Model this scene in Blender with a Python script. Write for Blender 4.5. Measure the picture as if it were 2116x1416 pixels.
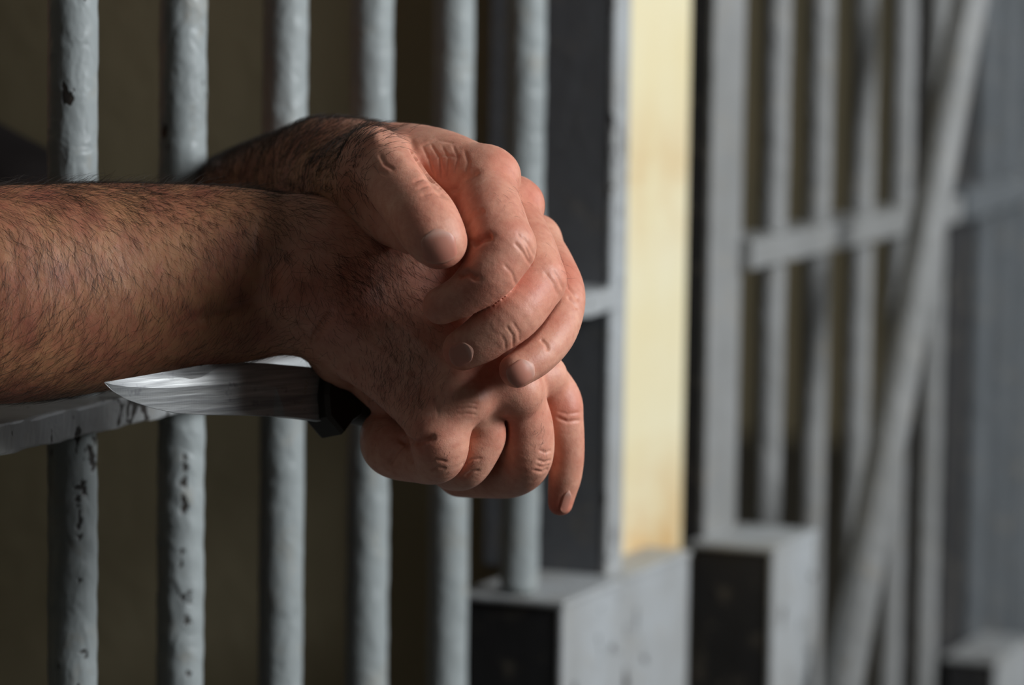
import bpy, math, random
import numpy as np
from mathutils import Vector, Matrix
random.seed(4); rng = np.random.default_rng(7)
for o in list(bpy.data.objects): bpy.data.objects.remove(o)
scene = bpy.context.scene
COL = scene.collection

# ------------------------------------------------------------------ camera
# camera frame: X right, Y down, Z forward (metres); the world frame: x along the row of bars, y into the cells, z up
FPX, CX, CY = 8000.0, 1058.0, 708.0
def ray(px, py): return np.array([(px-CX)/FPX, (py-CY)/FPX, 1.0])
def unit(v): v = np.asarray(v, float); return v/np.linalg.norm(v)
_down = unit([60-CX, 72400.0, FPX])
_row = np.array([4525-CX, -123-CY, FPX]); _row = unit(_row - _row.dot(_down)*_down)
_up = -_down
_in = np.cross(_up, _row)                       # z x x = y (right handed world) expressed in a left/right mixed frame, fixed below
# build with a right handed camera basis (right, up, back)
def rh(v): return np.array([v[0], -v[1], -v[2]])
xr, zr = rh(_row), rh(_up); yr = np.cross(zr, xr)
R = np.array([xr, yr, zr])                      # world = R @ cam(rh)
P0 = ray(151, 708)*1.553
def _rel(v): return R @ rh(np.asarray(v, float))
C = np.zeros(3); C[:2] = -_rel(P0)[:2]          # the first bar in view stands at world x = 0, y = 0
SHELF_T = 0.0122                                # thickness of the flat crossbar
_r = _rel(ray(0, 877)); _t = (-0.024 - C[1])/_r[1]
C[2] = 0.85 - _t*_r[2]
def W(v): return C + _rel(v)                    # camera-frame metres -> world
def PL(px, py, y=0.0):                          # where the sight line of a pixel meets the plane y = const
    r = _rel(ray(px, py)); t = (y - C[1])/r[1]; return C + t*r
def PX(px, py, x):
    r = _rel(ray(px, py)); t = (x - C[0])/r[0]; return C + t*r
cam = bpy.data.cameras.new('camera'); camo = bpy.data.objects.new('camera', cam); COL.objects.link(camo)
cam.sensor_width = 36; cam.lens = FPX/2116*36; cam.clip_start = .05
Rm = Matrix(R.tolist()).to_4x4(); Rm.translation = Vector(C); camo.matrix_world = Rm
cam.dof.use_dof = True; cam.dof.focus_distance = 1.415; cam.dof.aperture_fstop = 8.2
scene.camera = camo
# ------------------------------------------------------------------ light and exposure
scene.view_settings.view_transform = 'Standard'; scene.view_settings.look = 'None'
scene.view_settings.exposure = 0.0; scene.view_settings.gamma = 1.0; scene.view_settings.use_curve_mapping = False
world = bpy.data.worlds.new('world'); scene.world = world; world.use_nodes = True
bgn = world.node_tree.nodes['Background']; bgn.inputs[0].default_value = (.55, .68, .9, 1); bgn.inputs[1].default_value = 0.12
def area(name, loc, direction, sx, sy, power, color):
    l = bpy.data.lights.new(name, 'AREA'); l.shape = 'RECTANGLE'; l.size = sx; l.size_y = sy; l.energy = power; l.color = color
    o = bpy.data.objects.new(name, l); COL.objects.link(o); o.location = loc
    o.rotation_euler = Vector(direction).to_track_quat('-Z', 'Y').to_euler(); return o
FLOOR = -0.0; CEIL = 3.2
WIN = (-0.3, 0.85, 1.4, 2.5)                 # the corridor window opposite the bars: x0, x1, z0, z1
area('daylight_window', ((WIN[0]+WIN[1])/2, -2.62, (WIN[2]+WIN[3])/2), (0, 1, -.35), WIN[1]-WIN[0], WIN[3]-WIN[2], 108, (.93, .97, 1.0))
WIN2 = (2.6, 4.1, 1.75, 2.85)
area('daylight_window', ((WIN2[0]+WIN2[1])/2, -2.62, (WIN2[2]+WIN2[3])/2), (0, 1, -.1), WIN2[1]-WIN2[0], WIN2[3]-WIN2[2], 52, (.9, .95, 1.0))

CELL_FILL = (-.3, 1.5, CEIL-.09)  # unseen fill lamp, added to brighten the dark cell background
def fill_light(loc, power):
    l = bpy.data.lights.new('cell_fill_light', 'AREA'); l.shape = 'DISK'; l.size = .22; l.energy = power; l.color = (1.0, .87, .68)
    o = bpy.data.objects.new('cell_fill_light', l); COL.objects.link(o); o.location = loc; return o
fill_light(CELL_FILL, 1.7)
fill_light((1.5, 1.5, CEIL-.09), 3)  # second added fill lamp, for the next cell

# ------------------------------------------------------------------ materials
def srgb(r, g, b):
    f = lambda c: ((c/255+.055)/1.055)**2.4 if c > 10 else c/255/12.92
    return (f(r), f(g), f(b), 1)
class NT:
    def __init__(s, name):
        s.m = bpy.data.materials.new(name); s.m.use_nodes = True; s.t = s.m.node_tree; s.b = s.t.nodes['Principled BSDF']
    def n(s, kind, **kw):
        n = s.t.nodes.new(kind)
        for k, v in kw.items():
            if k.startswith('i_'):
                key = k[2:]; key = int(key) if key.isdigit() else key
                n.inputs[key].default_value = v
            else: setattr(n, k, v)
        return n
    def l(s, a, b): s.t.links.new(a, b)
    def coords(s, scale=(1,1,1), kind='Object'):
        tc = s.n('ShaderNodeTexCoord'); mp = s.n('ShaderNodeMapping'); mp.inputs['Scale'].default_value = scale
        s.l(tc.outputs[kind], mp.inputs[0]); return mp.outputs[0]
    def noise(s, vec, scale, detail=3, rough=.55, dist=0):
        n = s.n('ShaderNodeTexNoise'); n.inputs['Scale'].default_value = scale; n.inputs['Detail'].default_value = detail
        n.inputs['Roughness'].default_value = rough; n.inputs['Distortion'].default_value = dist
        s.l(vec, n.inputs['Vector']); return n.outputs['Fac']
    def ramp(s, fac, stops):
        r = s.n('ShaderNodeValToRGB'); cr = r.color_ramp
        while len(cr.elements) < len(stops): cr.elements.new(.5)
        for e, (p, c) in zip(cr.elements, stops):
            e.position = p; e.color = c if hasattr(c, '__len__') else (c, c, c, 1)
        s.l(fac, r.inputs[0]); return r.outputs[0]
    def mix(s, fac, a, b, mode='MIX'):
        m = s.n('ShaderNodeMix', data_type='RGBA', blend_type=mode)
        for v, i in ((fac, 0), (a, 6), (b, 7)):
            if hasattr(v, 'is_output'): s.l(v, m.inputs[i])
            else: m.inputs[i].default_value = v
        return m.outputs[2]
    def math(s, op, a, b=0.0):
        m = s.n('ShaderNodeMath', operation=op)
        for v, i in ((a, 0), (b, 1)):
            if hasattr(v, 'is_output'): s.l(v, m.inputs[i])
            else: m.inputs[i].default_value = v
        return m.outputs[0]
    def bump(s, h, strength, dist, prev=None):
        b = s.n('ShaderNodeBump'); b.inputs['Strength'].default_value = strength; b.inputs['Distance'].default_value = dist
        s.l(h, b.inputs['Height'])
        if prev is not None: s.l(prev, b.inputs['Normal'])
        s.l(b.outputs[0], s.b.inputs['Normal']); return b.outputs[0]

def paint_material(name, base, dirt, chips=.0, rough=.42, lump=1.0):
    """old thick enamel: lumps and runs, grime in patches, chips down to dark metal"""
    t = NT(name); v = t.coords()
    c = t.mix(t.ramp(t.noise(v, 14, 4), [(.35, 0), (.75, 1)]), base, dirt)
    c = t.mix(t.ramp(t.noise(v, 60, 4, .7), [(.55, 0), (.8, .5)]), c, srgb(150, 138, 118))
    if chips:
        g = t.coords((1, 1, .45)); a = t.noise(g, 95, 3, .6); b = t.noise(g, 9, 1, .5)
        k = t.math('ADD', a, t.math('MULTIPLY', b, .55))
        mask = t.ramp(k, [(chips, 0), (chips+.012, 1)])
        ca = t.n('ShaderNodeAttribute', attribute_name='chip'); mask = t.math('MAXIMUM', mask, ca.outputs['Fac'])
        c = t.mix(mask, c, srgb(44, 38, 34))
    t.l(c, t.b.inputs['Base Color']); t.b.inputs['Roughness'].default_value = rough
    g = t.coords((1, 1, .8)); h = t.noise(g, 85, 2, .5, .6)
    nb = t.bump(h, .5*lump, .003)
    h2 = t.noise(t.coords((1, 1, .5)), 260, 2, .5); nb = t.bump(h2, .35*lump, .0012, nb)
    if chips: t.bump(t.math('SUBTRACT', 1.0, mask), .6, .0012, nb)
    return t.m
M = {}
GREY = srgb(150, 156, 156)
M['paint'] = paint_material('grey_enamel', GREY, srgb(134, 139, 139), .0)
M['paint_chipped'] = paint_material('grey_enamel_chipped', GREY, srgb(134, 139, 139), .945)
M['flat'] = paint_material('grey_enamel_flat', srgb(165, 168, 170), srgb(140, 138, 134), .93, .5, .5)
M['far'] = paint_material('grey_enamel_far', srgb(140, 140, 139), srgb(124, 124, 122), .0, .55)
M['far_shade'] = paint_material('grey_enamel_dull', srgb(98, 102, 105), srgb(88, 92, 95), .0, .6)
M['dark'] = paint_material('shade_dark_grey_enamel', srgb(104, 106, 110), srgb(94, 96, 100), .0, .6, .3)  # grey enamel darkened to carry the shade of the post's side
M['black'] = paint_material('near_black_and_shade', srgb(40, 39, 40), srgb(30, 29, 30), .0, .7, .3)  # near-black: side shade painted into lock boxes and post; also the gate stile
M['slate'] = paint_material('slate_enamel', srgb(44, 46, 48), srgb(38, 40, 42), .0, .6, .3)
def wall_mat(name, a, b, rough=.85, sc=3):
    t = NT(name); v = t.coords(); c = t.mix(t.ramp(t.noise(v, sc, 5), [(.3, 0), (.7, 1)]), a, b)
    t.l(c, t.b.inputs['Base Color']); t.b.inputs['Roughness'].default_value = rough
    t.bump(t.noise(v, 60, 4), .25, .003); return t.m
M['cell_wall'] = wall_mat('olive_wall_paint', srgb(152, 139, 110), srgb(140, 131, 106))
M['floor'] = wall_mat('worn_concrete', srgb(72, 69, 64), srgb(56, 54, 50), .7)
M['ceiling'] = wall_mat('grey_plaster', srgb(120, 118, 110), srgb(104, 102, 96))
M['corridor'] = wall_mat('pale_corridor_paint', srgb(84, 81, 74), srgb(74, 72, 66))
def cream_mat():
    t = NT('cream_wall_paint'); v = t.coords()
    c = t.mix(t.ramp(t.noise(v, 9, 3), [(.3, 0), (.75, 1)]), srgb(226, 217, 186), srgb(222, 206, 162))
    # rust stains low on the pier and a faint streak up its left side
    sx = t.n('ShaderNodeSeparateXYZ'); tc = t.n('ShaderNodeTexCoord'); t.l(tc.outputs['Object'], sx.inputs[0])
    z = sx.outputs[2]
    low = t.n('ShaderNodeMapRange'); low.inputs[1].default_value = .085; low.inputs[2].default_value = .0; t.l(z, low.inputs[0])
    st = t.math('MULTIPLY', low.outputs[0], t.ramp(t.noise(v, 30, 3), [(.3, .2), (.6, 1)]))
    c = t.mix(st, c, srgb(200, 156, 96))
    mid = t.n('ShaderNodeMapRange'); mid.inputs[1].default_value = .055; mid.inputs[2].default_value = .0
    dz = t.math('ABSOLUTE', t.math('SUBTRACT', z, .225)); t.l(dz, mid.inputs[0])
    st2 = t.math('MULTIPLY', mid.outputs[0], t.ramp(t.noise(v, 22, 2), [(.4, .1), (.6, .55)]))
    c = t.mix(st2, c, srgb(206, 170, 118))
    t.l(c, t.b.inputs['Base Color']); t.b.inputs['Roughness'].default_value = .6; return t.m
M['cream'] = cream_mat()
M['dim_wall'] = wall_mat('dark_corridor_paint', srgb(58, 55, 50), srgb(48, 46, 42))

# ------------------------------------------------------------------ mesh helpers
def new_obj(name, me, mat=None, parent=None, smooth=False):
    o = bpy.data.objects.new(name, me); COL.objects.link(o)
    if mat is not None: me.materials.append(mat)
    if parent is not None: o.parent = parent
    if smooth: me.polygons.foreach_set('use_smooth', [True]*len(me.polygons))
    return o
def mesh_from(name, V, F):
    me = bpy.data.meshes.new(name); me.from_pydata([tuple(map(float, v)) for v in V], [], F); me.update(); return me
def tag(o, label=None, cat=None, group=None, kind=None):
    for k, v in (('label', label), ('category', cat), ('group', group), ('kind', kind)):
        if v: o[k] = v
    return o
def empty(name, loc=(0,0,0)):
    e = bpy.data.objects.new(name, None); COL.objects.link(e); e.location = loc; e.empty_display_size = .05; return e
def setw(o, parent):                                   # parts keep world-space vertices moved into the parent's frame
    bpy.context.view_layer.update()
    o.parent = parent; off = Vector(parent.location)
    o.data.transform(Matrix.Translation(-off)); return o
def bevel_box_mesh(name, x0, x1, y0, y1, z0, z1, bev=.0015, seg=2, cuts=0):
    import bmesh
    bm = bmesh.new(); bmesh.ops.create_cube(bm, size=1)
    for v in bm.verts:
        v.co = Vector((x0+(v.co.x+.5)*(x1-x0), y0+(v.co.y+.5)*(y1-y0), z0+(v.co.z+.5)*(z1-z0)))
    if bev > 0: bmesh.ops.bevel(bm, geom=list(bm.edges), offset=bev, segments=seg, affect='EDGES', profile=.5)
    me = bpy.data.meshes.new(name); bm.to_mesh(me); bm.free(); return me
def box(name, x0, x1, y0, y1, z0, z1, mat, parent=None, bev=.0015):
    o = new_obj(name, bevel_box_mesh(name, x0, x1, y0, y1, z0, z1, bev), mat)
    if parent is not None: setw(o, parent)
    return o
def pebble(a, b):                                       # smooth pseudo noise for hand-painted lumps
    return np.sin(a*1.0+b*.7)+np.sin(a*2.3-b*1.9+1.3)*.6+np.sin(a*.6+b*4.1+2.)*.5
def w2px(P):
    q = (P-C) @ R; q = np.stack([q[:, 0], -q[:, 1], -q[:, 2]], 1); return CX+FPX*q[:, 0]/q[:, 2], CY+FPX*q[:, 1]/q[:, 2]
def bar_mesh(name, x, r, z0, z1, seed, lump=.00035, nz=360, na=40, spots=None):
    zz = np.linspace(z0, z1, nz)
    if spots: na = 72; zz = np.concatenate([np.linspace(z0, .70, 60), np.arange(.701, .86, .0007), np.linspace(.861, z1, 300)]); nz = len(zz)
    aa = np.linspace(0, 2*np.pi, na, endpoint=False)
    Z, A = np.meshgrid(zz, aa, indexing='ij')
    rr = r + lump*(.45*np.sin(Z*210+seed*3+1.5*np.sin(A))*np.sin(2*A+seed)+.35*np.sin(Z*480+seed+2*np.cos(A+seed))+.3*np.sin(Z*93+seed*7+A))
    wob = .0006*np.sin(Z*5+seed)
    V = np.stack([x+wob+rr*np.cos(A), rr*np.sin(A), Z], -1).reshape(-1, 3)
    F = []
    for i in range(nz-1):
        for j in range(na):
            k = (j+1) % na; F.append((i*na+j, i*na+k, (i+1)*na+k, (i+1)*na+j))
    F.append(tuple(range(na-1, -1, -1))); F.append(tuple((nz-1)*na+j for j in range(na)))
    me = mesh_from(name, V, F)
    if spots:
        qx, qy = w2px(V); ch = np.zeros(len(V)); r_ = np.random.default_rng(3)
        for (sx, sy, rx, ry) in spots:
            an = np.arctan2(qy-sy, qx-sx); e = np.hypot((qx-sx)/rx, (qy-sy)/ry)*(1+.22*np.sin(3*an+sx)+.15*np.sin(5*an+sy)); ch = np.maximum(ch, np.clip((1.15-e)/.3, 0, 1))
        ch *= (V[:, 1] < 0.004)
        a = me.attributes.new('chip', 'FLOAT', 'POINT'); a.data.foreach_set('value', ch.astype(np.float32))
    return me

# ------------------------------------------------------------------ cell front with bars
ztop = 0.85
grille = empty('barred_grille', (0, 0, 0))
tag(grille, 'grey round cell bars with a flat crossbar, arms pushed through, left of the cream pier', 'prison bars')
centers = [151, 376, 584, 762, 931, 1080]
xs = [PL(c, 708, 0)[0] for c in centers]
S0 = (xs[-1]-xs[0])/5
xs = [xs[0]*.5+i*S0*.5+.5*x for i, x in enumerate(xs)] if False else xs
print('bar xs', [round(x, 4) for x in xs], 'spacing', S0, 'C', C)
BZ0, BZ1 = 0.05, 2.45
post_x0 = PL(1256, 500, -.018)[0]; post_x1 = PL(1288, 500, -.018)[0]
box_x0 = PL(1165, 1300, -.030)[0]; pier_x1 = PL(1421, 600, -.004)[0]
box_z = PL(1165, 1243, -.030)[2]
NLEFT = 9
allx = [xs[0]-S0*k for k in range(NLEFT, 0, -1)] + xs
bi = 0
for i, x in enumerate(allx):
    if i < 4 or i in (8, 9, 10): z0 = BZ0
    z0 = BZ0
    if x > box_x0-.004: z0 = box_z+.001
    sp_ = {NLEFT: [(190,950,6,17),(194,963,5,10),(169,1000,6,6),(173,1018,5,10),(159,1032,5,7),(161,1046,3,4),(163,1062,1.6,10),(165,1077,3,10),(162,1090,4,6),(164,1110,5,6),(163,1200,4,4),(172,1347,6,4),(179,1356,3,6),(160,1008,7,4)],
           NLEFT+1: [(382,945,3,8),(382,966,6,9),(379,998,8,10),(381,1045,7,18),(376,1140,4,5),(374,1168,4,6),(378,1236,5,7),(390,1226,4,5),(391,1242,3,8),(387,1284,6,10),(389,1393,5,6)]}.get(i)
    me = bar_mesh('bar', x, .0100, z0, BZ1, i*1.37, spots=sp_)
    new_obj('bar', me, M['paint_chipped'] if i < NLEFT+2 else M['paint'], grille, True)
# flat crossbar, its edge worn and slightly wavy
def crossbar_mesh(name, x0, x1, y0, y1, z0, z1, n=400, wav=.0004, seed=0.):
    X = np.linspace(x0, x1, n); V = []; F = []
    prof = []
    b = .0013
    for (y, z, sy, sz) in ((y0, z0, 1, 1), (y0, z1, 1, -1), (y1, z1, -1, -1), (y1, z0, -1, 1)):
        if (sy, sz) in ((1, 1), (-1, -1)): pts = [(y+sy*b, z), (y+sy*b*.3, z+sz*b*.3), (y, z+sz*b)]
        else: pts = [(y, z+sz*b), (y+sy*b*.3, z+sz*b*.3), (y+sy*b, z)]
        prof += pts
    m = len(prof)
    for i, x in enumerate(X):
        for j, (y, z) in enumerate(prof):
            w = wav*(math.sin(x*160+j+seed)+.6*math.sin(x*390+j*2.1+seed)); V.append((x, y+w*.7, z+w*.6))
    for i in range(n-1):
        for j in range(m):
            k = (j+1) % m; F.append((i*m+j, (i+1)*m+j, (i+1)*m+k, i*m+k))
    F.append(tuple(range(m))); F.append(tuple((n-1)*m+j for j in range(m-1, -1, -1)))
    return mesh_from(name, V, F)
cb = new_obj('crossbar', crossbar_mesh('crossbar', allx[0]-.05, post_x0+.004, -.024, .024, ztop-SHELF_T, ztop), M['flat'], grille)
for zc in (.30, 2.3):
    new_obj('crossbar', crossbar_mesh('crossbar', allx[0]-.05, box_x0 if zc < 1 else post_x0, -.024, .024, zc-SHELF_T, zc), M['flat'], grille)
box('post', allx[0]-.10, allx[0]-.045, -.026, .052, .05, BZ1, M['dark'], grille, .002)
box('post', post_x0, post_x1, -.018, .052, box_z-.001, BZ1, M['dark'], grille, .002)  # dark grey puts the shade of the left face into the colour
# thin bright strip is the same post's front face: left light grey, the shade is only in the body's colour
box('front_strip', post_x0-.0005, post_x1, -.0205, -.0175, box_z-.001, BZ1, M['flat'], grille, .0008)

# cream pier between the two cells
pier = new_obj('wall_pier', bevel_box_mesh('wall_pier', 0, pier_x1-post_x1, 0, .05, 0, CEIL-box_z+.02, .003), M['cream'])
pier.location = (post_x1, -.004, box_z-.02); tag(pier, kind='structure')
# ------------------------------------------------------------------ lock boxes
def lock_box(label, x0, x1, y0, y1, z0, z1, group=None):
    e = empty('lock_box', (x0, y0, z0)); tag(e, label, 'lock box')
    box('shaded_housing', x0, x1, y0+.003, y1, z0, z1-.003, M['black'], e, .002)  # grey box; the shade on its sides is put into this near-black colour
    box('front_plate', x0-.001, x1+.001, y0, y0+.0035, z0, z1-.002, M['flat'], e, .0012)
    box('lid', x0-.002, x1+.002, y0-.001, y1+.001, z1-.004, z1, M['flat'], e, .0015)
    return e
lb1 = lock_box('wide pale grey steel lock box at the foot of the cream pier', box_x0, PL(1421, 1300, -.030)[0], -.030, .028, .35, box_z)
b2f = -.052
b2x0 = PL(1598, 1300, b2f)[0]; b2x1 = PL(1682, 1300, b2f)[0]; b2z = PL(1600, 1132, b2f)[2]
b2b = PX(1424, 1300, b2x0)[1]
print('lock2', b2x0, b2x1, b2z, 'back y', b2b)
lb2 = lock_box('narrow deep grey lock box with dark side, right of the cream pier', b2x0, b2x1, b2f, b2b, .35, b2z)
# ------------------------------------------------------------------ second cell front
g2 = empty('barred_grille', (0, 0, 0))
tag(g2, 'blurred light grey barred cell front with crossbar between cream pier and leaning brace', 'prison bars')
p2x0 = PL(1468, 500, -.006)[0]; p2x1 = PL(1532, 500, -.006)[0]
pb = PX(1426, 500, p2x0)[1]
print('post2', p2x0, p2x1, 'back', pb, 'pier', pier_x1)
box('post', p2x0, p2x1, -.003, .03, b2z-.002, BZ1, M['black'], g2, .002)  # black body holds the shade of the post's side; front strip stays light
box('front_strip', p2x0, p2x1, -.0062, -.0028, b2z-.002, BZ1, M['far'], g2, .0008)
cbz = PL(1600, 488, -.014)[2]; cbz2 = PL(1600, 548, -.014)[2]
print('crossbar2 z', cbz, cbz2)
gx = []
for c in (1598, 1690, 1780, 1860, 1932):
    x = PL(c, 300, 0)[0]; gx.append(x)
    new_obj('bar', bar_mesh('bar', x, .0088, BZ0 if x > b2x1 else b2z, BZ1, c*.1), M['far'], g2, True)
gate_x = PL(1948, 430, 0)[0]+.002
new_obj('crossbar', crossbar_mesh('crossbar', p2x1-.004, gate_x-.004, -.014, .014, cbz2, cbz), M['far'], g2)
new_obj('crossbar', crossbar_mesh('crossbar', p2x1-.004, gate_x, -.014, .014, 2.3, 2.32), M['far'], g2)
# the gate beyond, standing slightly ajar into the cell
g3 = empty('barred_gate', (gate_x, 0, 0)); g3.rotation_euler = (0, 0, math.radians(4.5))
tag(g3, 'blurred barred gate at the far right edge, slightly ajar, behind the leaning brace', 'gate')
def lbox(n, x0, x1, y0, y1, z0, z1, m, par): return new_obj(n, bevel_box_mesh(n, x0, x1, y0, y1, z0, z1, .0015), m, par)
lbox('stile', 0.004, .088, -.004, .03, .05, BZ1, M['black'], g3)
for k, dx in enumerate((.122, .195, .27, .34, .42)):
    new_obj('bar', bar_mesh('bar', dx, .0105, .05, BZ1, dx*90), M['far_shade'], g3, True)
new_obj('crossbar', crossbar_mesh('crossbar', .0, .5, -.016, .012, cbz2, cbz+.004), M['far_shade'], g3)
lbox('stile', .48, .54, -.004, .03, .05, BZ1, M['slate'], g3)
# leaning brace in front
a = PL(1738, 1440, -.075); b = PL(2010, -40, -.075)
d = (b-a); d /= d[2]; lo = a + d*(.0-a[2]); hi = a + d*(2.4-a[2])
def tube_mesh(name, p, q, r, n=24):
    p, q = Vector(p), Vector(q); ax = (q-p).normalized(); u = ax.orthogonal().normalized(); v = ax.cross(u)
    V = []; F = []
    for c in (p, q):
        for i in range(n): t = 2*math.pi*i/n; V.append(c+u*r*math.cos(t)+v*r*math.sin(t))
    for i in range(n): k = (i+1) % n; F.append((i, k, n+k, n+i))
    F.append(tuple(range(n-1, -1, -1))); F.append(tuple(range(n, 2*n)))
    return mesh_from(name, V, F)
br = empty('leaning_brace', tuple(lo)); tag(br, 'long grey round brace leaning across the blurred bars on the right', 'brace')
o = new_obj('rod', tube_mesh('rod', lo, hi, .0115), M['far'], None, True); setw(o, br)
o = box('foot_plate', lo[0]-.04, lo[0]+.04, lo[1]-.03, lo[1]+.03, 0, .006, M['far'], br)
lbz = PL(2070, 1350, -.05)
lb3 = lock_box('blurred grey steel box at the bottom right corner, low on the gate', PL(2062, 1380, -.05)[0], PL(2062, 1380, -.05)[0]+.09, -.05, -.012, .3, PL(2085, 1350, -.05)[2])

# ------------------------------------------------------------------ ceiling lamps added as fill inside the two cells
for (lx, ly), w_ in (((-.3, 1.5), 'first cell, above the person'), ((1.5, 1.5), 'second cell, beyond the partition wall')):
    e = empty('added_ceiling_lamp', (lx, ly, CEIL)); tag(e, 'dim round added fill lamp on the ceiling of the '+w_, 'lamp')
    new_obj('added_lamp_base', tube_mesh('added_lamp_base', (0, 0, -.03), (0, 0, 0), .14, 32), M['flat'], e)
    new_obj('added_lamp_rim', tube_mesh('added_lamp_rim', (0, 0, -.075), (0, 0, -.03), .125, 32), M['flat'], e)

# ------------------------------------------------------------------ the setting
def shell(name, x0, x1, y0, y1, z0, z1, mat): return tag(new_obj(name, bevel_box_mesh(name, x0, x1, y0, y1, z0, z1, 0), mat), kind='structure')
XL, XR = -2.2, 6.0
shell('floor', XL, XR, -2.6, 2.4, -.1, 0, M['floor'])
shell('ceiling', XL, XR, -2.6, 2.4, CEIL, CEIL+.1, M['ceiling'])
shell('wall_back', XL, XR, 2.3, 2.4, 0, CEIL, M['cell_wall'])
shell('wall_left', XL-.1, XL, -2.6, 2.4, 0, CEIL, M['dim_wall'])
shell('wall_right', XR, XR+.1, -2.6, 2.4, 0, CEIL, M['cell_wall'])
shell('wall_partition', post_x1+.002, pier_x1-.002, .046, 2.3, 0, CEIL, M['cell_wall'])
shell('trim_1', XL, XR, -.03, .03, 0, .05, M['flat'])
shell('trim_2', XL, XR, -.04, .04, BZ1, CEIL, M['ceiling'])
y0, y1 = -2.6, -2.5
xsW = [XL, WIN[0], WIN[1], WIN2[0], WIN2[1], XR]
zlo, zhi = min(WIN[2], WIN2[2]), max(WIN[3], WIN2[3])
import bmesh
def wall_front():
    V = []; F = []
    bm = bmesh.new()
    def bx(x0, x1, z0, z1):
        r = bmesh.ops.create_cube(bm, size=1)
        for v in r['verts']: v.co = Vector((x0+(v.co.x+.5)*(x1-x0), y0+(v.co.y+.5)*(y1-y0), z0+(v.co.z+.5)*(z1-z0)))
    bx(XL, WIN[0], 0, CEIL); bx(WIN[1], WIN2[0], 0, CEIL); bx(WIN2[1], XR, 0, CEIL)
    for w in (WIN, WIN2): bx(w[0], w[1], 0, w[2]); bx(w[0], w[1], w[3], CEIL)
    me = bpy.data.meshes.new('wall_front'); bm.to_mesh(me); bm.free(); return me
tag(new_obj('wall_front', wall_front(), M['corridor']), kind='structure')
for n, w in ((1, WIN), (2, WIN2)):
    bm = bmesh.new()
    def bx(x0, x1, z0, z1):
        r = bmesh.ops.create_cube(bm, size=1)
        for v in r['verts']: v.co = Vector((x0+(v.co.x+.5)*(x1-x0), -2.58+(v.co.y+.5)*.04, z0+(v.co.z+.5)*(z1-z0)))
    fr = .03
    bx(w[0], w[1], w[2], w[2]+fr); bx(w[0], w[1], w[3]-fr, w[3]); bx(w[0], w[0]+fr, w[2], w[3]); bx(w[1]-fr, w[1], w[2], w[3])
    bx((w[0]+w[1])/2-.012, (w[0]+w[1])/2+.012, w[2], w[3])
    me = bpy.data.meshes.new('window'); bm.to_mesh(me); bm.free()
    tag(new_obj('window_%d' % n, me, M['flat']), kind='structure')

# ------------------------------------------------------------------ the person: signed distance body, meshed with surface nets
def U(px, py, z): return np.array([(px-CX)/FPX*z, (py-CY)/FPX*z, z])      # z in mm -> camera-frame mm
class Grid:
    def __init__(g, lo, hi, h):
        g.lo = np.array(lo, float); g.h = h; g.n = np.ceil((np.array(hi)-g.lo)/h).astype(int)+1
        g.ax = [(g.lo[i]+h*np.arange(g.n[i])).astype(np.float32) for i in range(3)]
    def field(g): return np.full(tuple(g.n), 60., np.float32)
    def sub(g, lo, hi):
        a = np.clip(np.floor((np.array(lo)-g.lo)/g.h).astype(int), 0, g.n); b = np.clip(np.ceil((np.array(hi)-g.lo)/g.h).astype(int)+1, 0, g.n)
        return tuple(slice(a[i], b[i]) for i in range(3))
def smin(a, b, k):
    h = np.maximum(k-np.abs(a-b), 0)/k
    return np.minimum(a, b)-h*h*k*.25
def smax(a, b, k): return -smin(-a, -b, k)
def catmull(P, n):
    P = np.array(P, float)
    if len(P) == 2: return P
    out = []
    Q = np.vstack([2*P[0]-P[1], P, 2*P[-1]-P[-2]])
    for i in range(1, len(Q)-2):
        for t in np.linspace(0, 1, n, endpoint=False):
            a, b, c, d = Q[i-1:i+3]
            out.append(.5*((2*b)+(-a+c)*t+(2*a-5*b+4*c-d)*t*t+(-a+3*b-3*c+d)*t**3))
    out.append(P[-1]); return np.array(out)
def chain_pts(pts, n=4):                                # (px, py, z, radius in px) -> smooth camera-frame path with radii in mm
    q = [list(U(p[0], p[1], p[2]))+[p[3]*p[2]/FPX] for p in pts]
    return catmull(q, n)
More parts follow.
